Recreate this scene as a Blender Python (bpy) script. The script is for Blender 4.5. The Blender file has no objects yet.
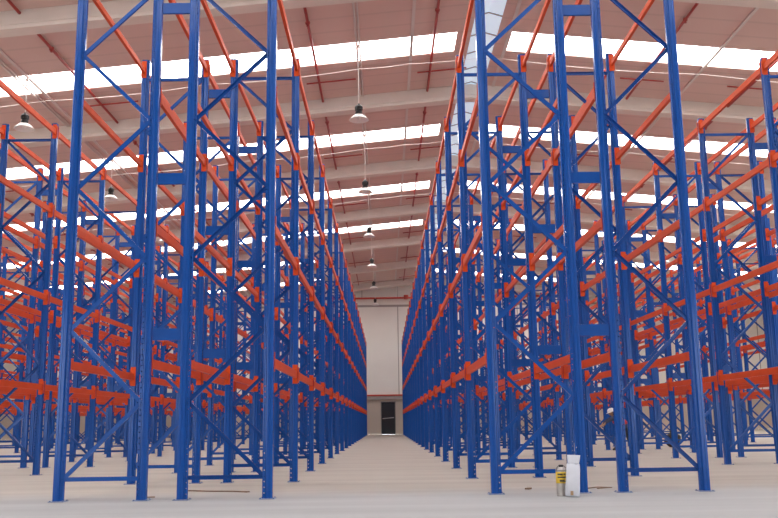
import bpy, bmesh, math, random
from mathutils import Vector, Matrix
random.seed(7)
S = bpy.context.scene
C = S.collection
PI = math.pi
GRADE = dict(exposure=0.27)

# ------------------------------------------------------------------ materials
def nodes(name):
    m = bpy.data.materials.new(name); m.use_nodes = True
    nt = m.node_tree; b = nt.nodes['Principled BSDF']
    return m, nt, b, nt.nodes['Material Output']

def mat(name, col, rough=.5, metal=0., var=0., scale=4., bump=0., spec=.5, col2=None):
    m, nt, b, out = nodes(name)
    b.inputs['Base Color'].default_value = (*col, 1)
    b.inputs['Roughness'].default_value = rough
    b.inputs['Metallic'].default_value = metal
    b.inputs['Specular IOR Level'].default_value = spec
    if var or bump or col2:
        tc = nt.nodes.new('ShaderNodeTexCoord'); n = nt.nodes.new('ShaderNodeTexNoise')
        n.inputs['Scale'].default_value = scale; n.inputs['Detail'].default_value = 5
        nt.links.new(tc.outputs['Object'], n.inputs['Vector'])
        if var or col2:
            mx = nt.nodes.new('ShaderNodeMix'); mx.data_type = 'RGBA'
            c2 = col2 or tuple(c * (1 - var) for c in col)
            mx.inputs['A'].default_value = (*c2, 1); mx.inputs['B'].default_value = (*col, 1)
            r = nt.nodes.new('ShaderNodeMapRange'); r.inputs['From Min'].default_value = .35; r.inputs['From Max'].default_value = .65
            nt.links.new(n.outputs['Fac'], r.inputs['Value'])
            nt.links.new(r.outputs['Result'], mx.inputs['Factor'])
            nt.links.new(mx.outputs['Result'], b.inputs['Base Color'])
        if bump:
            bp = nt.nodes.new('ShaderNodeBump'); bp.inputs['Strength'].default_value = bump
            nt.links.new(n.outputs['Fac'], bp.inputs['Height']); nt.links.new(bp.outputs['Normal'], b.inputs['Normal'])
    return m

def emit(name, col, k):
    m, nt, b, out = nodes(name)
    b.inputs['Base Color'].default_value = (*col, 1)
    b.inputs['Emission Color'].default_value = (*col, 1)
    b.inputs['Emission Strength'].default_value = k
    b.inputs['Roughness'].default_value = .5
    return m

BLUE = (.007, .074, .335)
ORANGE = (.64, .078, .016)
M = {}
M['blue'] = mat('blue_powder_coat', BLUE, .22, .0, var=.12, scale=3, spec=.25)
M['orange'] = mat('orange_powder_coat', ORANGE, .45, .0, var=.1, scale=3, spec=.15)
M['steel'] = mat('galvanised_steel', (.45, .46, .48), .35, .8)
M['plate'] = mat('blue_foot_steel', (.16, .22, .38), .45, var=.3, scale=20)
M['concrete_beam'] = mat('precast_concrete', (.75, .70, .645), .85, var=.06, scale=1.5)
M['wall'] = mat('cream_wall_panel', (.84, .825, .775), .75, var=.03, scale=.5)
M['wall_low'] = mat('beige_lower_wall', (.50, .43, .37), .8, var=.05, scale=1)
M['grey_ledge'] = mat('grey_ledge', (.36, .33, .31), .7)
M['red_pipe'] = mat('red_pipe_paint', (.33, .030, .022), .45)
M['red_wall_pipe'] = mat('red_fire_main', (.55, .06, .04), .45)
M['white_metal'] = mat('white_enamel', (.82, .81, .79), .3)
M['black_metal'] = mat('black_cast_metal', (.018, .018, .02), .5)
M['pale_strip'] = mat('pale_aluminium_strip', (.66, .60, .57), .5)
M['cable'] = mat('white_cable', (.80, .74, .70), .6)
M['door'] = mat('dark_door_glass', (.022, .025, .03), .25)
M['door_frame'] = mat('door_frame_grey', (.20, .19, .18), .5)
M['skylight'] = emit('skylight_panel', (1.0, .985, .97), 8.0)
M['ridge'] = emit('ridge_glazing', (.52, .63, .74), .60)

# perforated upright steel : real see-through holes along the necks and the outer face
def perforated():
    m, nt, b, out = nodes('blue_perforated_steel')
    N = nt.nodes.new; L = nt.links.new
    b.inputs['Base Color'].default_value = (*BLUE, 1); b.inputs['Roughness'].default_value = .16; b.inputs['Specular IOR Level'].default_value = .3
    tc = N('ShaderNodeTexCoord'); sp = N('ShaderNodeSeparateXYZ'); L(tc.outputs['Object'], sp.inputs[0])
    geo = N('ShaderNodeNewGeometry'); 
    def math_(op, a, bb=None):
        n = N('ShaderNodeMath'); n.operation = op
        for i, v in enumerate((a, bb)):
            if v is None: continue
            if isinstance(v, (int, float)): n.inputs[i].default_value = v
            else: L(v, n.inputs[i])
        return n.outputs[0]
    z = math_('SUBTRACT', math_('PINGPONG', sp.outputs['Z'], .0375), 0.0)
    z2 = math_('MULTIPLY', z, z)
    dx = math_('SUBTRACT', sp.outputs['X'], .047); x2 = math_('MULTIPLY', dx, dx)
    near = math_('LESS_THAN', math_('SQRT', math_('ADD', x2, z2)), .0115)
    L(near, out.inputs['Displacement']) if False else None
    ay = math_('ABSOLUTE', sp.outputs['Y']); dy = math_('SUBTRACT', ay, .026); y2 = math_('MULTIPLY', dy, dy)
    face = math_('LESS_THAN', sp.outputs['X'], -.0685)
    slot = math_('MULTIPLY', face, math_('LESS_THAN', math_('SQRT', math_('ADD', y2, z2)), .008))
    mask = math_('MAXIMUM', near, slot)
    tr = N('ShaderNodeBsdfTransparent'); mx = N('ShaderNodeMixShader')
    L(mask, mx.inputs[0]); L(b.outputs[0], mx.inputs[1]); L(tr.outputs[0], mx.inputs[2]); L(mx.outputs[0], out.inputs['Surface'])
    return m
M['post'] = perforated()

def floor_mat():
    m, nt, b, out = nodes('dusty_concrete_floor')
    N = nt.nodes.new; L = nt.links.new
    tc = N('ShaderNodeTexCoord')
    sp = N('ShaderNodeSeparateXYZ'); L(tc.outputs['Object'], sp.inputs[0])
    n1 = N('ShaderNodeTexNoise'); n1.inputs['Scale'].default_value = .8; n1.inputs['Detail'].default_value = 6; L(tc.outputs['Object'], n1.inputs['Vector'])
    mp = N('ShaderNodeMapping'); mp.inputs['Scale'].default_value = (.12, 1.3, 1); L(tc.outputs['Object'], mp.inputs[0])
    n2 = N('ShaderNodeTexNoise'); n2.inputs['Scale'].default_value = 1.2; n2.inputs['Detail'].default_value = 5; L(mp.outputs[0], n2.inputs['Vector'])
    # slab edge: grey apron in front of the racks, pinkish dusty slab behind
    ad = N('ShaderNodeMath'); ad.operation = 'MULTIPLY_ADD'; L(n1.outputs['Fac'], ad.inputs[0]); ad.inputs[1].default_value = .9; L(sp.outputs['Y'], ad.inputs[2])
    r = N('ShaderNodeMapRange'); r.inputs['From Min'].default_value = 13.0; r.inputs['From Max'].default_value = 14.6; L(ad.outputs[0], r.inputs['Value'])
    mx = N('ShaderNodeMix'); mx.data_type = 'RGBA'; L(r.outputs[0], mx.inputs['Factor'])
    mx.inputs['A'].default_value = (.355, .364, .370, 1); mx.inputs['B'].default_value = (.415, .392, .350, 1)
    r2 = N('ShaderNodeMapRange'); r2.inputs['From Min'].default_value = .3; r2.inputs['From Max'].default_value = .72; r2.inputs['To Min'].default_value = .87; r2.inputs['To Max'].default_value = 1.06
    L(n2.outputs['Fac'], r2.inputs['Value'])
    m2 = N('ShaderNodeMix'); m2.data_type = 'RGBA'; m2.blend_type = 'MULTIPLY'; m2.inputs['Factor'].default_value = 1
    L(mx.outputs['Result'], m2.inputs['A']); L(r2.outputs[0], m2.inputs['B'])
    L(m2.outputs['Result'], b.inputs['Base Color'])
    b.inputs['Roughness'].default_value = .7; b.inputs['Specular IOR Level'].default_value = .25
    bp = N('ShaderNodeBump'); bp.inputs['Strength'].default_value = .06; n3 = N('ShaderNodeTexNoise'); n3.inputs['Scale'].default_value = 30; L(tc.outputs['Object'], n3.inputs['Vector'])
    L(n3.outputs['Fac'], bp.inputs['Height']); L(bp.outputs[0], b.inputs['Normal'])
    return m
M['floor'] = floor_mat()

def roof_mat():
    m, nt, b, out = nodes('pinkish_roof_sheet')
    N = nt.nodes.new; L = nt.links.new
    tc = N('ShaderNodeTexCoord'); w = N('ShaderNodeTexWave'); w.bands_direction = 'Y'; w.inputs['Scale'].default_value = .32
    L(tc.outputs['Object'], w.inputs['Vector'])
    r = N('ShaderNodeMapRange'); r.inputs['From Min'].default_value = 0; r.inputs['From Max'].default_value = .06; r.inputs['To Min'].default_value = .9; r.inputs['To Max'].default_value = 1
    L(w.outputs['Fac'], r.inputs['Value'])
    n = N('ShaderNodeTexNoise'); n.inputs['Scale'].default_value = .5; n.inputs['Detail'].default_value = 4; L(tc.outputs['Object'], n.inputs['Vector'])
    mx = N('ShaderNodeMix'); mx.data_type = 'RGBA'; L(n.outputs['Fac'], mx.inputs['Factor'])
    mx.inputs['A'].default_value = (.64, .475, .43, 1); mx.inputs['B'].default_value = (.70, .535, .485, 1)
    m2 = N('ShaderNodeMix'); m2.data_type = 'RGBA'; m2.blend_type = 'MULTIPLY'; m2.inputs['Factor'].default_value = 1
    L(mx.outputs['Result'], m2.inputs['A']); L(r.outputs[0], m2.inputs['B']); L(m2.outputs['Result'], b.inputs['Base Color'])
    b.inputs['Roughness'].default_value = .8
    return m
M['roof'] = roof_mat()

# ------------------------------------------------------------------ mesh helpers
def box(bm, x0, x1, y0, y1, z0, z1, M4=None):
    v = [bm.verts.new((x, y, z)) for z in (z0, z1) for x, y in ((x0, y0), (x1, y0), (x1, y1), (x0, y1))]
    for f in ((3, 2, 1, 0), (4, 5, 6, 7), (0, 1, 5, 4), (1, 2, 6, 5), (2, 3, 7, 6), (3, 0, 4, 7)):
        bm.faces.new([v[i] for i in f])
    if M4: bmesh.ops.transform(bm, matrix=M4, verts=v)
    return v

def extrude_poly(bm, pts, a, b, axis):
    """closed polygon extruded along axis ('x','y','z') from a to b"""
    def P(p, t):
        return {'z': (p[0], p[1], t), 'y': (p[0], t, p[1]), 'x': (t, p[0], p[1])}[axis]
    v0 = [bm.verts.new(P(p, a)) for p in pts]; v1 = [bm.verts.new(P(p, b)) for p in pts]
    n = len(pts)
    for i in range(n):
        bm.faces.new((v0[i], v0[(i + 1) % n], v1[(i + 1) % n], v1[i]))
    bm.faces.new(v0[::-1]); bm.faces.new(v1)
    return v0 + v1

def tube(bm, p0, p1, r, n=8):
    p0, p1 = Vector(p0), Vector(p1); d = (p1 - p0); q = d.to_track_quat('Z', 'Y')
    ring = lambda p: [bm.verts.new(p + q @ Vector((r * math.cos(2 * PI * i / n), r * math.sin(2 * PI * i / n), 0))) for i in range(n)]
    a, b = ring(p0), ring(p1)
    for i in range(n): bm.faces.new((a[i], a[(i + 1) % n], b[(i + 1) % n], b[i]))
    bm.faces.new(a[::-1]); bm.faces.new(b)

def lathe(bm, prof, n=24, c=(0, 0, 0)):
    rings = []
    for r, z in prof:
        rings.append([bm.verts.new((c[0] + max(r, 1e-4) * math.cos(2 * PI * i / n), c[1] + max(r, 1e-4) * math.sin(2 * PI * i / n), c[2] + z)) for i in range(n)])
    for a, b in zip(rings, rings[1:]):
        for i in range(n): bm.faces.new((a[i], a[(i + 1) % n], b[(i + 1) % n], b[i]))
    return rings

def poly_tube(bm, pts, r, n=6):
    for a, b in zip(pts, pts[1:]): tube(bm, a, b, r, n)

def mesh(name, bm, m, smooth=False, bevel=0):
    bmesh.ops.recalc_face_normals(bm, faces=bm.faces)
    if bevel: bmesh.ops.bevel(bm, geom=[e for e in bm.edges if e.is_manifold and e.calc_face_angle(0) > .9], offset=bevel, segments=2, affect='EDGES', profile=.6)
    me = bpy.data.meshes.new(name); bm.to_mesh(me); bm.free()
    for x in (m if isinstance(m, list) else [m]): me.materials.append(x)
    if smooth:
        for p in me.polygons: p.use_smooth = True
    return me

def link(name, me, parent=None, loc=(0, 0, 0), rz=0):
    o = bpy.data.objects.new(name, me); C.objects.link(o)
    o.location = loc; o.rotation_euler = (0, 0, rz)
    if parent: o.parent = parent
    return o

def tag(o, label=None, cat=None, group=None, kind=None):
    if label: o['label'] = label
    if cat: o['category'] = cat
    if group: o['group'] = group
    if kind: o['kind'] = kind
    return o

def thing(name, label, cat, loc=(0, 0, 0), rz=0, group=None):
    o = bpy.data.objects.new(name, None); C.objects.link(o)
    o.location = loc; o.rotation_euler = (0, 0, rz); o.empty_display_size = .2
    return tag(o, label, cat, group)

def struct(name, bm, m, label=None, bevel=0):
    o = link(name, mesh(name, bm, m, bevel=bevel)); o['kind'] = 'structure'
    if label: o['label'] = label
    return o

ORD = ['front', 'second', 'third', 'fourth', 'fifth', 'sixth', 'seventh', 'eighth', 'ninth', 'tenth', 'eleventh', 'twelfth', 'thirteenth', 'fourteenth', 'fifteenth', 'sixteenth', 'seventeenth', 'eighteenth', 'nineteenth']

# ------------------------------------------------------------------ hall
BAY = 3.51
XR, ZR, SL = 3.35, 13.55, .095
XL, XRT = -36.0, 40.0
Y0H, YW = -9.0, 79.3
def roofz(x): return ZR - SL * abs(x - XR)

bm = bmesh.new(); box(bm, XL, XRT, Y0H, YW, -.3, 0)
struct('floor', bm, M['floor'], 'dusty pale concrete warehouse floor')

BP = 9.15                          # roof bay
beamY = [23.1 + BP * k for k in range(-3, 7)]
SKY0, SKY1 = 4.38, 5.90            # skylight strip behind each beam
bm = bmesh.new()
def roof_panel(x0, x1, y0, y1):
    z0, z1 = roofz(x0), roofz(x1)
    v = [bm.verts.new(p) for p in ((x0, y0, z0), (x1, y0, z1), (x1, y1, z1), (x0, y1, z0))]
    w = [bm.verts.new((p.co.x, p.co.y, p.co.z + .16)) for p in v]
    for f in ((v[0], v[1], v[2], v[3]), (w[3], w[2], w[1], w[0])): bm.faces.new(f)
    for i in range(4): bm.faces.new((v[i], v[(i + 1) % 4], w[(i + 1) % 4], w[i]))
RX0, RX1 = 2.98, 3.84              # glazed ridge strip
spans = [(XL, RX0), (RX1, XRT)]
ys = [Y0H] + [y for y in beamY if y > Y0H] + [YW]
wn = 0
sky = []
for y in beamY:
    a, b = y + SKY0, y + SKY1
    e = y + BP
    far = a > 60                     # the two rearmost bays are closed above the aisle
    if a > YW - 1: a = b = None
    yb0 = max(y, Y0H); yb1 = min(e, YW)
    for x0, x1, gap in ((XL, RX0, 'L'), (RX1, XRT, 'R')):
        if a is None:
            roof_panel(x0, x1, yb0, yb1); continue
        roof_panel(x0, x1, yb0, a); roof_panel(x0, x1, b, yb1)
        if gap == 'L':
            xe = -5.0 if far else 2.5
            roof_panel(xe, x1, a, b); xo = -15.0 if a > 70 else x0 + 2; sky.append((xo, xe, a, b)); roof_panel(x0, xo, a, b)  # last bay: short side strips added to brighten the end wall
        else:
            roof_panel(x0, 4.3, a, b); xo = 15.0 if a > 70 else x1 - 2; sky.append((4.3, xo, a, b)); roof_panel(xo, x1, a, b)  # same added strip on the right of the last bay
if beamY[0] > Y0H:
    roof_panel(XL, RX0, Y0H, beamY[0]); roof_panel(RX1, XRT, Y0H, beamY[0])
struct('ceiling', bm, M['roof'], 'pinkish sloping underside of the warehouse roof')
for x0, x1, a, b in sky:
    bm = bmesh.new(); z0, z1 = roofz(x0) + .05, roofz(x1) + .05
    v = [bm.verts.new(p) for p in ((x0, a, z0), (x1, a, z1), (x1, b, z1), (x0, b, z0))]
    w = [bm.verts.new((p.co.x, p.co.y, p.co.z + .03)) for p in v]
    bm.faces.new(v); bm.faces.new(w[::-1])
    for i in range(4): bm.faces.new((v[i], v[(i + 1) % 4], w[(i + 1) % 4], w[i]))
    wn += 1
    struct('window_%d' % wn, bm, M['skylight'], 'bright white translucent roof light strip')  # the rearmost pair is added light for the end wall
# glazed ridge strip with its dark ribs
for y in beamY:
    y0, y1 = max(y + .4, Y0H), min(y + BP, YW)
    bm = bmesh.new()
    v = [(RX0, roofz(RX0) + .02), (XR + .06, ZR + .1), (RX1, roofz(RX1) + .02), (RX1, roofz(RX1) + .06), (XR + .06, ZR + .15), (RX0, roofz(RX0) + .06)]
    extrude_poly(bm, v, y0 - .4, y1, 'y')
    wn += 1
    o = struct('window_%d' % wn, bm, M['ridge'], 'blue grey glazed strip along the roof ridge')
    bm = bmesh.new()
    n = 6
    for i in range(n + 1):
        t = y0 + (y1 - y0) * i / n
        for (xa, za), (xb, zb) in (((RX0, roofz(RX0)), (XR + .06, ZR + .09)), ((XR + .06, ZR + .09), (RX1, roofz(RX1)))):
            tube(bm, (xa, t, za), (xb, t, zb), .028, 6)
    link('glazing_bar', mesh('glazing_bar', bm, M['grey_ledge']), o)

# precast roof beams: bottom-flanged section following the roof slope
tn = 0
for y in beamY:
    bm = bmesh.new()
    prof = [(0, 0), (0, -.40), (-.05, -.46), (-.05, -.56), (.43, -.56), (.43, -.46), (.38, -.40), (.38, 0)]
    rings = []
    for x in (XL, XR, XRT):
        rings.append([bm.verts.new((x, y + p[0], roofz(x) - .005 + p[1])) for p in prof])
    for a, b in zip(rings, rings[1:]):
        for i in range(len(prof)): bm.faces.new((a[i], a[(i + 1) % 8], b[(i + 1) % 8], b[i]))
    bm.faces.new(rings[0]); bm.faces.new(rings[-1][::-1])
    tn += 1
    struct('trim_%d' % tn, bm, M['concrete_beam'], 'pale precast concrete roof girder')
# pale joint strips below the roof, one run per bay
for X in (-20.5, -11.4, 1.02, 4.22, 11.05, 20.2):
    bm = bmesh.new()
    for y in beamY:
        y0, y1 = max(y + .40, Y0H), min(y + BP - .02, YW - .02)
        z = roofz(X)
        box(bm, X - .05, X + .05, y0, y1, z - .05, z + .02)
    tn += 1
    struct('trim_%d' % tn, bm, M['pale_strip'], 'pale joint strip under the roof')

# walls
def wall(name, x0, x1, y0, y1, z0, z1, m, label): 
    bm = bmesh.new(); box(bm, x0, x1, y0, y1, z0, z1); return struct(name, bm, m, label)
bm = bmesh.new()
DX0, DX1, DZ = -.42, .89, 2.82
pts = [(XL, 3.3), (XRT, 3.3), (XRT, roofz(XRT)), (XR, ZR), (XL, roofz(XL))]
extrude_poly(bm, pts, YW, YW + .3, 'y')
struct('wall_far', bm, M['wall'], 'cream upper end wall')
bm = bmesh.new()
box(bm, XL, DX0, YW + .06, YW + .3, 0, 3.3); box(bm, DX1, XRT, YW + .06, YW + .3, 0, 3.3); box(bm, DX0, DX1, YW + .06, YW + .3, DZ, 3.3)
struct('wall_far_lower', bm, M['wall_low'], 'beige lower end wall')
bm = bmesh.new(); box(bm, XL - .3, XL, Y0H, YW + .3, 0, roofz(XL)); struct('wall_left', bm, M['wall'])
bm = bmesh.new(); box(bm, XRT, XRT + .3, Y0H, YW + .3, 0, roofz(XRT)); struct('wall_right', bm, M['wall'])
# unseen wall behind the camera; doorways placed to streak the uprights with daylight
bm = bmesh.new()
xs_ = [XL, -24, -19, -16, -11, 11, 16, 19, 24, XRT]
for i in range(len(xs_) - 1):
    z0 = 0 if i % 2 == 0 else 5.0
    box(bm, xs_[i], xs_[i + 1], Y0H - .3, Y0H, z0, 9.6)
extrude_poly(bm, [(XL, 9.6), (XRT, 9.6), (XRT, roofz(XRT) + .1), (XR, ZR + .1), (XL, roofz(XL) + .1)], Y0H - .3, Y0H, 'y')
struct('wall_back', bm, M['wall_low'], 'cream wall with open doorways placed for the light on the posts')
def trim(bm, m, label):
    global tn
    tn += 1
    return struct('trim_%d' % tn, bm, m, label)
bm = bmesh.new(); box(bm, XL, XRT, YW - .10, YW + .05, 3.0, 3.26); trim(bm, M['grey_ledge'], 'grey ledge across the end wall')
bm = bmesh.new(); box(bm, XL, XRT, YW - .13, YW, 3.30, 3.42); trim(bm, M['red_wall_pipe'], 'red flashing line above the grey ledge')
bm = bmesh.new(); box(bm, XL, XRT, YW - .08, YW, 11.12, 11.30); trim(bm, M['grey_ledge'], 'grey cornice high on the end wall')
bm = bmesh.new()
for i in range(13):
    x = -31 + 5.3 * i + 1.2 - .8
    box(bm, x - .035, x + .035, YW - .02, YW, 3.42, 11.12)
trim(bm, M['grey_ledge'], 'panel joints of the end wall')
# far door
d = link('door_1', None); d['kind'] = 'structure'; d['label'] = 'dark glazed door in the end wall at the end of the centre aisle'
bm = bmesh.new(); box(bm, DX0 + .07, DX1 - .07, YW + .1, YW + .16, .01, DZ - .07); link('door_panel', mesh('door_panel', bm, M['door']), d)
bm = bmesh.new()
for a in ((DX0, DX0 + .07, 0, DZ), (DX1 - .07, DX1, 0, DZ), (DX0 + .07, DX1 - .07, DZ - .07, DZ)): box(bm, a[0], a[1], YW + .04, YW + .2, a[2], a[3])
link('door_frame', mesh('door_frame', bm, M['door_frame']), d)
bm = bmesh.new(); tube(bm, (DX0 + .16, YW + .07, 1.36), (DX1 - .16, YW + .07, 1.44), .035); link('push_bar', mesh('push_bar', bm, M['steel']), d)

# ------------------------------------------------------------------ rack parts
D0, GAP = 1.280, .55          # overall frame depth, gap between the two halves
HF = 7.74                      # frame height
PW = .140                      # upright width across the aisle direction
NZ, NS = .29, 1.01             # first brace node, node step
LV = [1.84, 3.77, 5.72, 7.54]  # beam levels

def rounded(pts, r=.012):
    out = []
    n = len(pts)
    for i in range(n):
        p, a, b = Vector(pts[i]), Vector(pts[i - 1]), Vector(pts[(i + 1) % n])
        da, db = (a - p).normalized(), (b - p).normalized()
        p0, p1 = p + da * r, p + db * r
        for t in (0, .33, .67, 1):
            q = p0.lerp(p, t).lerp(p.lerp(p1, t), t); out.append((q.x, q.y))
    return out
# outer box towards -x (the aisle), neck towards +x (inside the frame)
def post_profile():
    half = rounded([(-.070, 0), (-.070, -.053), (.024, -.053), (.024, -.036), (.070, -.036), (.070, 0)], .016)
    half = [p for p in half if not (abs(p[1]) < 1e-6 or abs(p[1]) < .013)]
    # shallow rolled groove along the flange
    i = max(k for k, p in enumerate(half) if p[0] < -.04 and p[1] < -.052)
    half[i + 1:i + 1] = [(-.036, -.053), (-.028, -.0465), (-.014, -.0465), (-.006, -.053)]
    return half + [(x, -y) for x, y in half[::-1]]
PROF = post_profile()
PROF_LOW = [(-.070, -.053), (.024, -.053), (.070, -.036), (.070, .036), (.024, .053), (-.070, .053)]
def post_geo(bm, x, flip, low=False):
    pts = PROF_LOW if low else PROF
    s = -1 if flip else 1
    extrude_poly(bm, [(x + s * p[0], s * p[1]) for p in pts], .008, HF, 'z')
def plate_geo(bm, x, flip):
    s = -1 if flip else 1
    a, b = sorted((x - s * .11, x + s * .10))
    box(bm, a, b, -.10, .10, 0, .010)
    for px, py in ((x - s * .09, .078), (x - s * .09, -.078), (x + s * .085, -.078), (x + s * .085, .078)):
        lathe(bm, [(.011, .010), (.011, .020), (0, .020)], 6, (px, py, 0))
def channel(bm, p0, p1, w=.056, dpt=.034):
    """open C section between two points of the frame plane (x,z)"""
    p0, p1 = Vector((p0[0], 0, p0[1])), Vector((p1[0], 0, p1[1]))
    d = (p1 - p0); L = d.length; d.normalize(); n = Vector((0, 1, 0)).cross(d)
    t = .005
    prof = [(-w / 2, -dpt / 2), (w / 2, -dpt / 2), (w / 2, dpt / 2), (w / 2 - t, dpt / 2), (w / 2 - t, -dpt / 2 + t), (-w / 2 + t, -dpt / 2 + t), (-w / 2 + t, dpt / 2), (-w / 2, dpt / 2)]
    a = [bm.verts.new(p0 + n * u + Vector((0, v, 0))) for u, v in prof]
    b = [bm.verts.new(p1 + n * u + Vector((0, v, 0))) for u, v in prof]
    for i in range(8): bm.faces.new((a[i], a[(i + 1) % 8], b[(i + 1) % 8], b[i]))
    bm.faces.new(a[::-1]); bm.faces.new(b)
XN = D0 / 2 - PW / 2           # post centre
XB = XN - .045                 # brace node
def diag(bm, z, up_right): 
    channel(bm, (-XB, z if up_right else z + NS), (XB, z + NS if up_right else z))
def bolts(bm, pts):
    for x, z in pts: tube(bm, (x, -.052, z), (x, .052, z), .010, 6)

me_post = None
def make_near_meshes():
    g = {}
    bm = bmesh.new(); post_geo(bm, 0, False); g['post'] = mesh('post', bm, M['post'])
    bm = bmesh.new(); plate_geo(bm, 0, False); g['plate'] = mesh('foot_plate', bm, M['plate'])
    bm = bmesh.new(); channel(bm, (-XB, 0), (XB, 0)); bolts(bm, ((-XB, 0), (XB, 0))); g['hor'] = mesh('horizontal_brace', bm, M['blue'])
    bm = bmesh.new(); diag(bm, 0, True); bolts(bm, ((-XB, 0), (XB, NS))); g['dr'] = mesh('diagonal_brace', bm, M['blue'])
    bm = bmesh.new(); diag(bm, 0, False); bolts(bm, ((-XB, NS), (XB, 0))); g['dl'] = mesh('diagonal_brace', bm, M['blue'])
    return g
G = make_near_meshes()
bm = bmesh.new()
post_geo(bm, -XN, False, True); post_geo(bm, XN, True, True); plate_geo(bm, -XN, False); plate_geo(bm, XN, True)
channel(bm, (-XB, NZ), (XB, NZ)); channel(bm, (-XB, NZ + 7 * NS), (XB, NZ + 7 * NS))
for k in range(7): diag(bm, NZ + k * NS, k % 2 == 0)
me_far = mesh('upright_frame', bm, M['blue'])

def near_frame():
    r = bpy.data.objects.new('upright_frame', None); C.objects.link(r)
    for x, rz in ((-XN, 0), (XN, PI)):
        p = link('post', G['post'], r, (x, 0, 0), rz)
        link('foot_plate', G['plate'], p)
    link('horizontal_brace', G['hor'], r, (0, 0, NZ)); link('horizontal_brace', G['hor'], r, (0, 0, NZ + 7 * NS))
    for k in range(7): link('diagonal_brace', G['dr' if k % 2 == 0 else 'dl'], r, (0, 0, NZ + k * NS))
    return r
def copy_tree(o, parent=None):
    c = o.copy(); C.objects.link(c)
    if parent: c.parent = parent
    for ch in list(o.children): copy_tree(ch, c)
    return c

# beam: stepped box section with an angle connector hooked over each upright
BL = BAY - .106 - .012 - .004
prof = rounded([(-.026, -.062), (.026, -.062), (.026, .032), (.004, .032), (.004, .062), (-.026, .062)], .004)
def beam_body(bm, low=False, off=(0, 0, 0), s=1):
    pts = [(-.026, -.062), (.026, -.062), (.026, .062), (-.026, .062)] if low else prof
    pts = [(off[0] + s * p[0], off[2] + p[1]) for p in pts]
    extrude_poly(bm, pts, off[1] - BL / 2, off[1] + BL / 2, 'y')
def connector(bm, e, off=(0, 0, 0), s=1):
    y = BL / 2
    a, b = sorted((off[1] + e * y, off[1] + e * (y + .006)))
    x0, x1 = sorted((off[0] - s * .040, off[0] + s * .05))
    box(bm, x0, x1, a, b, off[2] - .16, off[2] + .17)
    a, b = sorted((off[1] + e * (y - .004), off[1] + e * (y + .034)))
    x0, x1 = sorted((off[0] - s * .054, off[0] - s * .0465))
    box(bm, x0, x1, a, b, off[2] - .14, off[2] + .13)
bm = bmesh.new(); beam_body(bm); me_beam = mesh('beam_body', bm, M['orange'])
bm = bmesh.new(); connector(bm, -1); me_c0 = mesh('end_connector', bm, M['orange'])
bm = bmesh.new(); connector(bm, 1); me_c1 = mesh('end_connector', bm, M['orange'])
def near_beam():
    r = bpy.data.objects.new('rack_crossbeam', None); C.objects.link(r)
    link('beam_body', me_beam, r); link('end_connector', me_c0, r); link('end_connector', me_c1, r)
    return r
bm = bmesh.new(); box(bm, -.5, .5, -.02, .02, -.083, .083)
me_spacer = mesh('row_spacer', bm, M['blue'], bevel=.004)

RACKS = [
 # key, phrase, post x positions, first row y, rows, first row index
 ('A', 'rack left of centre aisle', (-4.388, -3.280, -2.734, -1.596), 12.42, 19, 0),
 ('B', 'rack right of centre aisle', (1.498, 2.670, 3.235, 4.343), 12.63, 19, 0),
 ('C', 'second rack left of centre aisle', (-10.15, -9.01, -8.46, -7.36), 12.42, 19, 1),
 ('D', 'second rack right of centre aisle', (7.29, 8.40, 8.94, 10.06), 12.63, 19, 0),
 ('E', 'third rack left of centre aisle', (-15.95, -14.81, -14.26, -13.13), 12.42, 19, 5),
 ('F', 'third rack right of centre aisle', (13.2, 14.32, 14.87, 15.99), 12.63, 19, 5),
 ('G', 'fourth rack left of centre aisle', (-21.75, -20.61, -20.06, -18.93), 12.42, 19, 9),
]
# beams built one by one (those that show largest in the view); the remainder is one object
SHOWN = 'A:000,001,002,003,010,011,012,013,020,021,022,023,030,031,032,033,100,101,102,103,110,111,112,113,120,121,122,123,130,131,132,133,200,201,203,210,212,213,220,221,223,230,231,232,233,300,301,302,320,321,323,330,331,332,333,400,401,402,410,412,413,420,430,431,432,433,530,531,532,533,623,632,633;B:000,001,002,003,010,011,012,013,020,021,022,023,030,031,032,033,100,101,102,103,110,111,112,113,120,121,122,123,130,131,132,200,201,202,203,211,213,220,222,223,231,300,301,302,303,310,311,312,313,322,330,331,332,400,401,402,403,420,422,430,431,432,502,503,601,602,603;C:123,130,131,132,133,210,211,212,213,220,221,222,223,230,231,232,233,300,301,302,310,311,312,313,320,321,322,323,330,331,332,333,402,410,411,412,413,420,421,422,423,430,432,433,500,501,502,511,512,521,522,530,531,533,601,620,621,622,623,730,733;D:002,003,100,101,102,103,110,111,112,113,200,201,202,203,210,211,212,213,220,221,222,223,231,232,300,301,303,310,311,312,313,320,321,322,323,330,331,332,400,410,411,412,413,420,421,422,423,432,500,501,521,522,530,531,532,610,611,612,631,700;E:530,531,532,533,611,613,620,621,623,631,701,702,703,730,731,733,832,913,933;F:500,501,502,503,601,602,611,613,621,623,700,703,731,733,802,903;G:930,931,932,933'
SINGLE_BEAMS = set(g[0] + t for g in SHOWN.split(';') for t in g[2:].split(','))
ZS = {'B': 1.015}                # the right-hand rack stands slightly taller
FIRST = {'A': 0, 'B': 0, 'C': 2, 'D': 1, 'E': 6, 'F': 5, 'G': 10}     # first row seen in the photo
NEAR_ROWS = {'A': 6, 'B': 6, 'C': 8, 'D': 7, 'E': 0, 'F': 0, 'G': 0}
SIDE = ['far left face', 'inner left line', 'inner right line', 'right face']
SIDE = ['left face', 'inner left line', 'inner right line', 'right face']
LEVEL = ['lowest', 'second', 'third', 'top']
HALF = ['left', 'right']
proto = near_frame(); protob = near_beam(); used = [False, False]
rest = bmesh.new(); nspace = 0
allbeams = []
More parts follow.
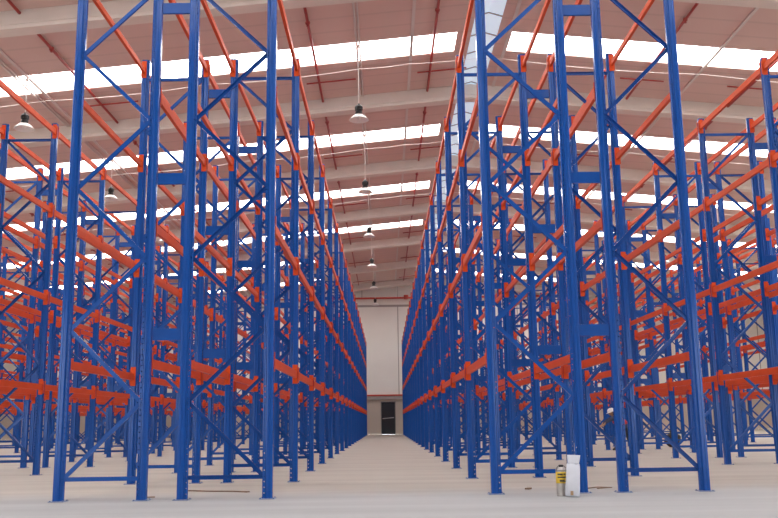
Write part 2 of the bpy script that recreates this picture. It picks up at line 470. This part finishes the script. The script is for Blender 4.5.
for key, ph, xs, y0, rows, k0 in RACKS:
    xs = [x * 1.004 for x in xs]; y0 += .05
    for k in range(k0, rows):
        y = y0 + BAY * k
        n = k - k0; v = k - FIRST[key]
        for h in (0, 1):
            xa, xb = xs[2 * h], xs[2 * h + 1]
            # measured post centres; a frame is a little adjusted in depth to them
            xc, sc = (xa + xb) / 2, (xb - xa) / (D0 - PW)
            if k < NEAR_ROWS[key]:
                if not used[0]: o = proto; used[0] = True
                else: o = copy_tree(proto)
            else:
                o = bpy.data.objects.new('upright_frame', me_far); C.objects.link(o)
            o.location = (xc, y, 0); o.rotation_euler = (0, 0, PI * h); o.scale = (sc, 1, ZS.get(key, 1))
            row = (ORD[v] + ' row' if v > 0 else 'frontmost row') if v >= 0 else 'row at photo edge'
            tag(o, 'blue upright frame, %s, %s half of %s' % (row, HALF[h], ph), 'rack frame', 'upright frames of the pallet racks')
        # row spacers between the two halves
        xm, w = (xs[1] + xs[2]) / 2, xs[2] - xs[1] - PW - .010
        for i, z in enumerate((2.23, 4.46, 7.07)):
            if nspace < 300 and (key in 'ABCD' or n < 8):
                o = bpy.data.objects.new('row_spacer', me_spacer); C.objects.link(o); nspace += 1
                o.location = (xm, y, z); o.scale = (w, 1, 1)
                tag(o, 'blue spacer plate, %s of three, %s row, middle of %s' % (('lowest', 'middle', 'topmost')[i], (ORD[v] if v else 'frontmost') if v >= 0 else 'off-photo', ph), 'spacer plate', 'spacer plates between back-to-back frames')
        if k == rows - 1: continue
        for j in range(4):
            s = 1 if j % 2 == 0 else -1
            xbm = xs[j] - s * .026
            for l in range(4): allbeams.append((key, ph, n, k, j, l, xbm, y + BAY / 2, LV[l] * ZS.get(key, 1), s))
def beam_id(b): return '%s%d%d%d' % (b[0], b[3], b[4], b[5])
for b in allbeams:
    key, ph, n, k, j, l, x, y, z, s = b
    if beam_id(b) in SINGLE_BEAMS:
        if not used[1]: o = protob; used[1] = True
        else: o = copy_tree(protob)
        o.location = (x, y, z); o.rotation_euler = (0, 0, 0 if s > 0 else PI)
        tag(o, 'orange beam, %s level, %s bay, %s of %s' % (LEVEL[l], ORD[n], SIDE[j], ph), 'rack beam', 'orange beams of the pallet racks', 'thing')
    else:
        beam_body(rest, True, (x, y, z), s); connector(rest, -1, (x, y, z), s); connector(rest, 1, (x, y, z), s)
if len(rest.verts):
    o = link('rack_crossbeams', mesh('rack_crossbeams', rest, M['orange']))
    tag(o, 'remaining orange beams deeper in the pallet racks', 'rack beams', None, 'stuff')

# ------------------------------------------------------------------ hanging lamps
def lamp_meshes():
    g = {}
    bm = bmesh.new()
    lathe(bm, [(.095, .205), (.12, .20), (.20, .15), (.265, .085), (.32, .02), (.312, .02), (.257, .082), (.195, .143), (.115, .192), (.095, .197), (.095, .205)], 32)
    g['lamp_shade'] = (mesh('lamp_shade', bm, M['white_metal'], True), (0, 0, 0))
    bm = bmesh.new()
    lathe(bm, [(0, .19), (.10, .19), (.112, .22), (.112, .30), (.085, .33), (.115, .35), (.115, .47), (.09, .51), (.04, .53), (.03, .57), (0, .57)], 20)
    for i in range(12):
        a = 2 * PI * i / 12
        box(bm, .10, .128, -.006, .006, .35, .47, Matrix.Rotation(a, 4, 'Z'))
    g['ballast_housing'] = (mesh('ballast_housing', bm, M['black_metal']), (0, 0, 0))
    bm = bmesh.new(); lathe(bm, [(0, .03), (.045, .05), (.06, .10), (.045, .15), (.03, .19)], 16)
    g['bulb'] = (mesh('bulb', bm, M['white_metal'], True), (0, 0, 0))
    return g
LG = lamp_meshes()
def lamp(x, y, z, label):
    r = thing('pendant_lamp', label, 'lamp', (x, y, z), 0, 'hanging high-bay lamps')
    for n, (me, l) in LG.items(): link(n, me, r, l)
    top = roofz(x) - z
    bm = bmesh.new(); tube(bm, (0, 0, .56), (0, 0, top - .10), .012, 6)
    lathe(bm, [(0, top - .19), (.06, top - .18), (.06, top - .10), (0, top - .09)], 10)
    link('suspension_cable', mesh('suspension_cable', bm, M['cable']), r)
NTH = ['nearest', 'second nearest', 'third nearest', 'fourth nearest', 'fifth nearest', 'farthest']
for i in range(6):
    lamp(-.73, 27.5 + BP * i, 10.50, 'white bell-shaped hanging lamp, %s of the row above the centre aisle' % NTH[i])
for i in range(6):
    lamp(-11.4, 27.5 + BP * i, 10.34, 'white bell-shaped hanging lamp, %s of the row above the left racks' % NTH[i])
for i in range(2, 6):
    lamp(17.5, 27.5 + BP * i, 10.50, 'white bell-shaped hanging lamp, %s of the row above the right racks' % NTH[i - 2 if i < 5 else 5])

# conduits feeding the lamps
for X, lab in ((-.74, 'pale conduit under the roof above the centre aisle lamps'), (-11.72, 'pale conduit under the roof above the left row of lamps')):
    bm = bmesh.new()
    z = roofz(X) - .045
    tube(bm, (X - .05, Y0H + 1, z), (X - .05, YW - .1, z), .035, 8); tube(bm, (X + .055, Y0H + 1, z), (X + .055, YW - .1, z), .03, 8)
    tag(link('conduit', mesh('conduit', bm, M['pale_strip'])), lab, 'conduit')

# sprinkler pipes
names = {-17.5: 'far left', -9.9: 'left', -2.2: 'centre left', 1.74: 'centre right', 9.25: 'right', 13.05: 'far right'}
place = {-17.5: 'over the third rack left of centre aisle', -9.9: 'over the second rack left of centre aisle', -2.2: 'over the rack left of centre aisle', 1.74: 'over the left edge of rack right of centre aisle',
         9.25: 'over the second rack right of centre aisle', 13.05: 'beyond the second rack right of centre aisle'}
for X in place:
    r = thing('sprinkler_pipe', 'red sprinkler pipe under the roof %s' % place[X], 'pipe', (X, 0, roofz(X) - .10), 0, 'red sprinkler pipes')
    bm = bmesh.new(); tube(bm, (0, 5, 0), (0, YW - .1, 0), .045, 8); link('main_pipe', mesh('main_pipe', bm, M['red_pipe']), r)
    for y in beamY:
        if y < 13 or y > 75: continue
        yy = y + 7.2
        a, b = (-.45, 1.3) if X < XR else (-.75, .8)
        bm = bmesh.new(); tube(bm, (a, yy, -SL * a * (1 if X > XR else -1) - .02), (b, yy, -SL * b * (1 if X > XR else -1) - .02), .028, 6)
        br = link('branch_pipe', mesh('branch_pipe', bm, M['red_pipe']), r)
        bm = bmesh.new()
        lathe(bm, [(0, .0), (.02, -.01), (.02, -.05), (.045, -.06), (.045, -.066), (0, -.07)], 8, (0, y + 2.4, -.04))
        lathe(bm, [(.062, .05), (.075, .0), (.062, -.05)], 8, (0, y + 2.4, 0))
        link('sprinkler_head', mesh('sprinkler_head', bm, M['red_pipe']), r)
# white sagging cables strung across the roof bays
for i, y in enumerate((29.25, 38.4, 47.55)):
    bm = bmesh.new(); pts = []
    stops = [-20.5, -11.4, -6, -.75, 1.02, 4.22, 11.05, 20.2]
    for a, b in zip(stops, stops[1:]):
        for t in range(8):
            f = t / 8; x = a + (b - a) * f
            pts.append((x, y, roofz(x) - .19 - .10 * min(1, (b - a) / 6) * 4 * f * (1 - f)))
    pts.append((20.2, y, roofz(20.2) - .19))
    poly_tube(bm, pts, .008, 5)
    tag(link('slung_cable', mesh('slung_cable', bm, M['cable'])), 'thin white cable slung under the roof behind the %s skylight' % ('nearest', 'second', 'third')[i], 'cable', 'white cables under the roof')
# red fire main high on the end wall
r = thing('fire_main', 'red horizontal fire main pipe hung high in front of the end wall', 'pipe', (0, YW - .45, 11.85))
bm = bmesh.new(); tube(bm, (-18, 0, 0), (20, 0, 0), .085, 10); link('main_pipe', mesh('main_pipe', bm, M['red_wall_pipe']), r)
bm = bmesh.new(); lathe(bm, [(0, -.2), (.2, -.18), (.22, 0), (.2, .18), (0, .2)], 14, (1.95, 0, .06)); link('valve', mesh('valve', bm, M['red_wall_pipe']), r)
for X in (-7.2, -1.95, 1.2, 6.4):
    bm = bmesh.new(); tube(bm, (X, 0, .05), (X, 0, roofz(X) - 11.85), .03, 6); link('hanger_rod', mesh('hanger_rod', bm, M['grey_ledge']), r)

# ------------------------------------------------------------------ small things on the floor
M['tin'] = mat('tin_can', (.50, .48, .46), .35, .7, var=.2, scale=12)
M['yellow_label'] = mat('yellow_label', (.72, .50, .04), .5)
M['print'] = mat('dark_print', (.06, .05, .03), .6)
M['paper'] = mat('white_paper_sack', (.56, .59, .66), .8, var=.08, scale=9)
M['paper_print'] = mat('pale_grey_print', (.52, .55, .62), .8)
M['brown'] = mat('brown_tape_strip', (.24, .15, .10), .7, var=.4, scale=6)
M['board'] = mat('brown_patch', (.36, .24, .14), .8)
# can
can = thing('metal_can', 'tall tin can with a yellow label standing in front of the rack post', 'can', (2.325, 12.26, 0), .4)
can.scale = (.92, .92, .98)
bm = bmesh.new(); lathe(bm, [(0, 0), (.078, 0), (.082, .006), (.082, .012), (.079, .016), (.079, .33), (.083, .336), (.083, .344), (.074, .35), (.05, .375), (.028, .38), (0, .38)], 28)
link('can_body', mesh('can_body', bm, M['tin'], False), can)
bm = bmesh.new(); lathe(bm, [(.0795, .165), (.0805, .166), (.0805, .315), (.0795, .316)], 28); lab = link('can_label', mesh('can_label', bm, M['yellow_label'], True), can); lab['label'] = 'yellow printed label'
bm = bmesh.new()
for a0, a1, z0, z1 in ((-2.9, -1.9, .27, .295), (-2.9, -1.2, .235, .255), (-2.5, -1.6, .185, .215), (-1.75, -1.15, .185, .20), (-1.8, -1.3, .275, .295)):
    n = 8
    for i in range(n):
        u, v = a0 + (a1 - a0) * i / n, a0 + (a1 - a0) * (i + 1) / n
        q = [bm.verts.new((.0812 * math.cos(t), .0812 * math.sin(t), z)) for t, z in ((u, z0), (v, z0), (v, z1), (u, z1))]
        bm.faces.new(q)
link('label_print', mesh('label_print', bm, M['print']), lab)
bm = bmesh.new(); lathe(bm, [(.032, .378), (.034, .40), (.03, .408), (0, .408)], 16); link('can_lid', mesh('can_lid', bm, M['black_metal']), can)
bm = bmesh.new()
poly_tube(bm, [(.083 * math.cos(t) * 1.0, .0, .33 + .075 * math.sin(t)) for t in [PI * i / 12 for i in range(13)]], .004, 5); link('handle', mesh('handle', bm, M['black_metal']), can)
# white paper sack leaning on the post
sack = thing('paper_sack', 'slim white paper sack with a folded top standing beside the tin can', 'sack', (2.425, 12.07, 0), -.06)
sack.rotation_euler = (0, .055, -.06); sack.location.z = .004
bm = bmesh.new()
def sack_ring(z, w, dd, ox, oy, seed):
    random.seed(seed); pts = []
    for i in range(20):
        t = 2 * PI * i / 20; c, s = math.cos(t), math.sin(t)
        px = w * math.copysign(abs(c) ** .45, c); py = dd * math.copysign(abs(s) ** .6, s)
        pts.append(bm.verts.new((ox + px + random.uniform(-.003, .003), oy + py + random.uniform(-.005, .005), z)))
    return pts
ring = [sack_ring(z, w, dd, ox, oy, i) for i, (z, w, dd, ox, oy) in enumerate(((0, .082, .04, -.012, -.06), (.02, .09, .05, -.011, -.055), (.12, .092, .055, -.006, -.03), (.24, .090, .05, .002, .0), (.34, .088, .042, .008, .04), (.40, .086, .022, .012, .065), (.415, .080, .012, .014, .07)))]
for a, b in zip(ring, ring[1:]):
    for i in range(20): bm.faces.new((a[i], a[(i + 1) % 20], b[(i + 1) % 20], b[i]))
bm.faces.new(ring[0][::-1]); bm.faces.new(ring[-1])
link('sack_body', mesh('sack_body', bm, M['paper'], True), sack)
bm = bmesh.new()
ring = [sack_ring(z, w, dd, ox, oy, 20 + i) for i, (z, w, dd, ox, oy) in enumerate(((.405, .074, .016, .014, .068), (.43, .076, .018, .016, .074), (.49, .082, .017, .020, .092), (.525, .086, .010, .022, .10)))]
for a, b in zip(ring, ring[1:]):
    for i in range(20): bm.faces.new((a[i], a[(i + 1) % 20], b[(i + 1) % 20], b[i]))
bm.faces.new(ring[0][::-1]); bm.faces.new(ring[-1])
link('folded_top', mesh('folded_top', bm, M['paper'], True), sack)
bm = bmesh.new(); box(bm, -.045, -.008, -.116, -.112, .022, .075); p = link('brown_patch', mesh('brown_patch', bm, M['board']), sack); p['label'] = 'small brown printed square'
# strips lying on the floor
def strip(name, pts, w, t, label, cat, group=None):
    bm = bmesh.new()
    P = [Vector(p) for p in pts]; rows = []
    for i, p in enumerate(P):
        d = (P[min(i + 1, len(P) - 1)] - P[max(i - 1, 0)]).normalized(); n = Vector((-d.y, d.x, 0)) * w / 2
        rows.append([bm.verts.new(q) for q in (p - n, p + n, p + n + Vector((0, 0, t)), p - n + Vector((0, 0, t)))])
    for a, b in zip(rows, rows[1:]):
        for i in range(4): bm.faces.new((a[i], a[(i + 1) % 4], b[(i + 1) % 4], b[i]))
    bm.faces.new(rows[0][::-1]); bm.faces.new(rows[-1])
    tag(link(name, mesh(name, bm, M['brown'])), label, cat, group)
strip('packing_strap', [(-3.12 + .09 * i, 14.12 - .035 * i + .03 * math.sin(i * .9), .001) for i in range(13)], .07, .015, 'long brown strap lying on the floor inside the front left rack', 'strap')
strip('bent_strip', [(2.93, 13.42, .001), (3.1, 13.62, .002), (3.28, 13.50, .002), (3.05, 13.36, .001)], .03, .012, 'bent brown strip on the floor behind the white paper sack', 'strip')
strip('wood_scrap', [(2.03, 13.40, .001), (2.09, 13.50, .001)], .06, .022, 'small brown wood scrap on the floor inside the front right rack', 'scrap')
strip('cardboard_scrap', [(-3.44, 12.95, .001), (-3.24, 12.98, .001)], .06, .012, 'short brown scrap on the floor behind the front left frame', 'scrap')

# black sack further back on the right
M['black_cloth'] = mat('black_cloth', (.02, .02, .022), .85, var=.5, scale=6)
r = thing('black_bundle', 'dark bundle on the floor among the posts of the right-hand racks', 'bundle', (9.9, 31.6, 0))
bm = bmesh.new(); bmesh.ops.create_icosphere(bm, subdivisions=3, radius=1)
for v in bm.verts:
    n = v.co.normalized(); f = 1 + .12 * math.sin(7 * n.x + 2) * math.cos(6 * n.y) + .08 * math.sin(9 * n.z + 4 * n.x)
    v.co = Vector((n.x * .27 * f, n.y * .25 * f, max(n.z * .26 * f + .25, .02)))
link('bundle_body', mesh('bundle_body', bm, M['black_cloth'], True), r)
bm = bmesh.new(); lathe(bm, [(.05, .46), (.09, .55), (.07, .60), (0, .585)], 12); link('tied_neck', mesh('tied_neck', bm, M['black_cloth'], True), r)

# ------------------------------------------------------------------ the worker
M['skin'] = mat('skin', (.36, .20, .13), .55)
M['jeans'] = mat('dark_trousers', (.022, .024, .03), .8, var=.3, scale=10)
M['sleeve'] = mat('navy_sleeve', (.03, .045, .10), .8)
M['vest'] = mat('red_vest', (.50, .025, .03), .7, var=.15, scale=8)
M['helmet'] = mat('white_helmet', (.80, .78, .74), .3)
M['boot'] = mat('dark_boot', (.03, .022, .018), .7)
M['hair'] = mat('dark_hair', (.02, .014, .01), .7)
def skin_mesh(name, chains, sub=2, root=0):
    """chains: list of lists of (pos, radius); joints shared by position"""
    idx = {}; V = []; R = []; E = []
    for ch in chains:
        prev = None
        for p, rr in ch:
            key = tuple(round(c, 4) for c in p)
            if key not in idx: idx[key] = len(V); V.append(p); R.append(rr)
            i = idx[key]
            if prev is not None and prev != i: E.append((prev, i))
            prev = i
    me = bpy.data.meshes.new(name + '_skeleton'); me.from_pydata(V, E, [])
    o = bpy.data.objects.new(name + '_skeleton', me); C.objects.link(o)
    o.modifiers.new('s', 'SKIN'); md = o.modifiers.new('u', 'SUBSURF'); md.levels = sub; md.render_levels = sub
    lay = me.skin_vertices[0].data if me.skin_vertices else None
    if lay is None:
        bm = bmesh.new(); bm.from_mesh(me); bm.verts.layers.skin.verify(); bm.to_mesh(me); bm.free(); lay = me.skin_vertices[0].data
    for i, rr in enumerate(R):
        lay[i].radius = rr if isinstance(rr, tuple) else (rr, rr); lay[i].use_root = (i == root)
    dg = bpy.context.evaluated_depsgraph_get(); dg.update()
    out = bpy.data.meshes.new_from_object(o.evaluated_get(dg)); out.name = name
    bpy.data.objects.remove(o)
    for p in out.polygons: p.use_smooth = True
    return out
# worker: bent forward towards -x, one leg in front of the other, hands reaching out
W = thing('person', 'person in white hard hat and red vest bending forward behind the right rack post', 'person', (7.25, 28.9, 0), 0)
W.scale = (.93, .93, .93)
pel = (.38, 0, .80); sp1 = (.25, 0, .95); chest = (.07, 0, 1.09); nk = (-.01, 0, 1.19); hd0 = (-.06, 0, 1.23)
def arm(s):
    sh = (-.10, s * .18, 1.09); el = (-.31, s * .17, .98); wr = (-.43, s * .15, .86)
    palm = (-.51, s * .14, .83)
    ch = [[chest, sh, el, wr, palm]]
    rr = {chest: .13, sh: .062, el: .045, wr: .030, palm: (.034, .024)}
    chains = [[(p, rr[p]) for p in ch[0]]]
    for f, (dy, ln) in enumerate(((-.03, .07), (-.01, .085), (.01, .08), (.028, .062))):
        a = (palm[0] - .03, palm[1] + dy, palm[2] - .005); b = (a[0] - ln * .55, a[1] + dy * .2, a[2] - .02); c = (b[0] - ln * .35, b[1], b[2] - .035)
        chains.append([(palm, rr[palm]), (a, .011), (b, .0095), (c, .008)])
    t1 = (wr[0] - .035, wr[1] - s * .035, wr[2] - .01); t2 = (t1[0] - .04, t1[1] - s * .012, t1[2] - .02)
    chains.append([(palm, rr[palm]), (t1, .012), (t2, .009)])
    return chains
def leg(s, kx, kz, ax, fx):
    hip = (.38, s * .10, .77); kn = (kx, s * .12, kz); an = (ax, s * .12, .10); toe = (ax - .16, s * .135, .045); heel = (ax + .03, s * .12, .05)
    return [[(pel, .15), (hip, .105), (kn, .068), (an, .045), (toe, (.045, .038))], [(an, .045), (heel, .042)]]
body = [[(pel, .15), (sp1, .135), (chest, .15), (nk, .055), (hd0, .06)]] + leg(1, .04, .46, .06, 0) + leg(-1, .40, .42, .62, 0) + arm(1) + arm(-1)
me = skin_mesh('body', body)
for m in ('sleeve', 'jeans', 'skin', 'boot'): me.materials.append(M[m])
for p in me.polygons:
    c = p.center
    if c.z < .11: i = 3
    elif c.z < .78 and c.x > .02: i = 1
    elif c.x < -.36 or (c.z > 1.17 and abs(c.y) < .08): i = 2
    else: i = 0
    p.material_index = i
link('body', me, W)
# head with face, tilted forward
bm = bmesh.new(); bmesh.ops.create_uvsphere(bm, u_segments=24, v_segments=16, radius=1)
for v in bm.verts:
    n = v.co.copy(); x = n.x * .098; y = n.y * .076; z = n.z * .118
    if n.x < -.3 and n.z < 0: x *= 1 - .12 * (-n.z)
    if n.z < -.5: y *= .82
    if n.x < -.85 and -.35 < n.z < .12: x -= .022 * (1 - abs(n.y) * 5) if abs(n.y) < .2 else 0
    v.co = Vector((x, y, z))
for s in (1, -1):
    bmesh.ops.create_uvsphere(bm, u_segments=10, v_segments=6, radius=.026, matrix=Matrix.Translation((.005, s * .078, -.005)) @ Matrix.Diagonal((.8, .35, 1.2, 1)))
hd = link('head', mesh('head', bm, M['skin'], True), W, (-.085, 0, 1.285)); hd.rotation_euler = (0, -.35, 0)
for s in (1, -1):
    bm = bmesh.new(); bmesh.ops.create_uvsphere(bm, u_segments=8, v_segments=6, radius=.011, matrix=Matrix.Translation((-.088, s * .032, .012))); link('eye', mesh('eye', bm, M['black_metal']), hd)
bm = bmesh.new(); box(bm, -.094, -.084, -.025, .025, -.062, -.054); link('mouth', mesh('mouth', bm, M['vest'], bevel=.002), hd)
bm = bmesh.new(); bmesh.ops.create_uvsphere(bm, u_segments=20, v_segments=12, radius=1)
bmesh.ops.delete(bm, geom=[v for v in bm.verts if v.co.x < -.25 and v.co.z < .3], context='VERTS')
for v in bm.verts: v.co = Vector((v.co.x * .104, v.co.y * .081, v.co.z * .121 + .004))
link('hair', mesh('hair', bm, M['hair'], True), hd)
bm = bmesh.new(); lathe(bm, [(.148, .0), (.150, .006), (.125, .012), (.122, .05), (.105, .095), (.065, .125), (0, .135)], 28)
for v in bm.verts:
    if v.co.z < .01 and v.co.x < -.1: v.co.x -= .035
for yy in (-.03, .03): poly_tube(bm, [(.118 * math.cos(t), yy, .02 + .112 * math.sin(t)) for t in [PI * .15 + PI * .7 * i / 8 for i in range(9)]], .007, 6)
hh = link('hard_hat', mesh('hard_hat', bm, M['helmet'], True), hd, (.0, 0, .035)); hh['label'] = 'white hard hat'
# vest over the torso
vest = [[((.37, 0, .82), (.175, .165)), ((.26, 0, .95), (.165, .165)), ((.07, 0, 1.05), (.20, .21)), ((-.02, 0, 1.13), (.14, .16))]]
me = skin_mesh('vest', vest); me.materials.append(M['vest']); v = link('vest', me, W); v['label'] = 'red work vest'

# ------------------------------------------------------------------ light, camera, colour
w = bpy.data.worlds.new('World'); S.world = w; w.use_nodes = True
bg = w.node_tree.nodes['Background']; bg.inputs[0].default_value = (.93, .97, 1.0, 1); bg.inputs[1].default_value = 5.0

cam = bpy.data.cameras.new('Camera'); co = bpy.data.objects.new('Camera', cam); C.objects.link(co); S.camera = co
F, PITCH, YAW, ROLL, H = 899.06, .1804, .0062, -.0143, .978
cam.sensor_width = 36; cam.lens = F * 36 / 778; cam.clip_end = 500
fw = Vector((math.sin(YAW) * math.cos(PITCH), math.cos(YAW) * math.cos(PITCH), math.sin(PITCH)))
rt = Vector((math.cos(YAW), -math.sin(YAW), 0)); up = rt.cross(fw)
r2 = rt * math.cos(ROLL) + up * math.sin(ROLL); u2 = up * math.cos(ROLL) - rt * math.sin(ROLL)
co.matrix_world = Matrix(((r2.x, u2.x, -fw.x, 0), (r2.y, u2.y, -fw.y, 0), (r2.z, u2.z, -fw.z, H), (0, 0, 0, 1)))
S.view_settings.view_transform = 'Standard'; S.view_settings.look = 'None'; S.view_settings.gamma = 1
S.view_settings.use_curve_mapping = False; S.view_settings.exposure = GRADE['exposure']
S.cycles.max_bounces = 8; S.cycles.diffuse_bounces = 5; S.cycles.transparent_max_bounces = 24
S.cycles.use_denoising = True
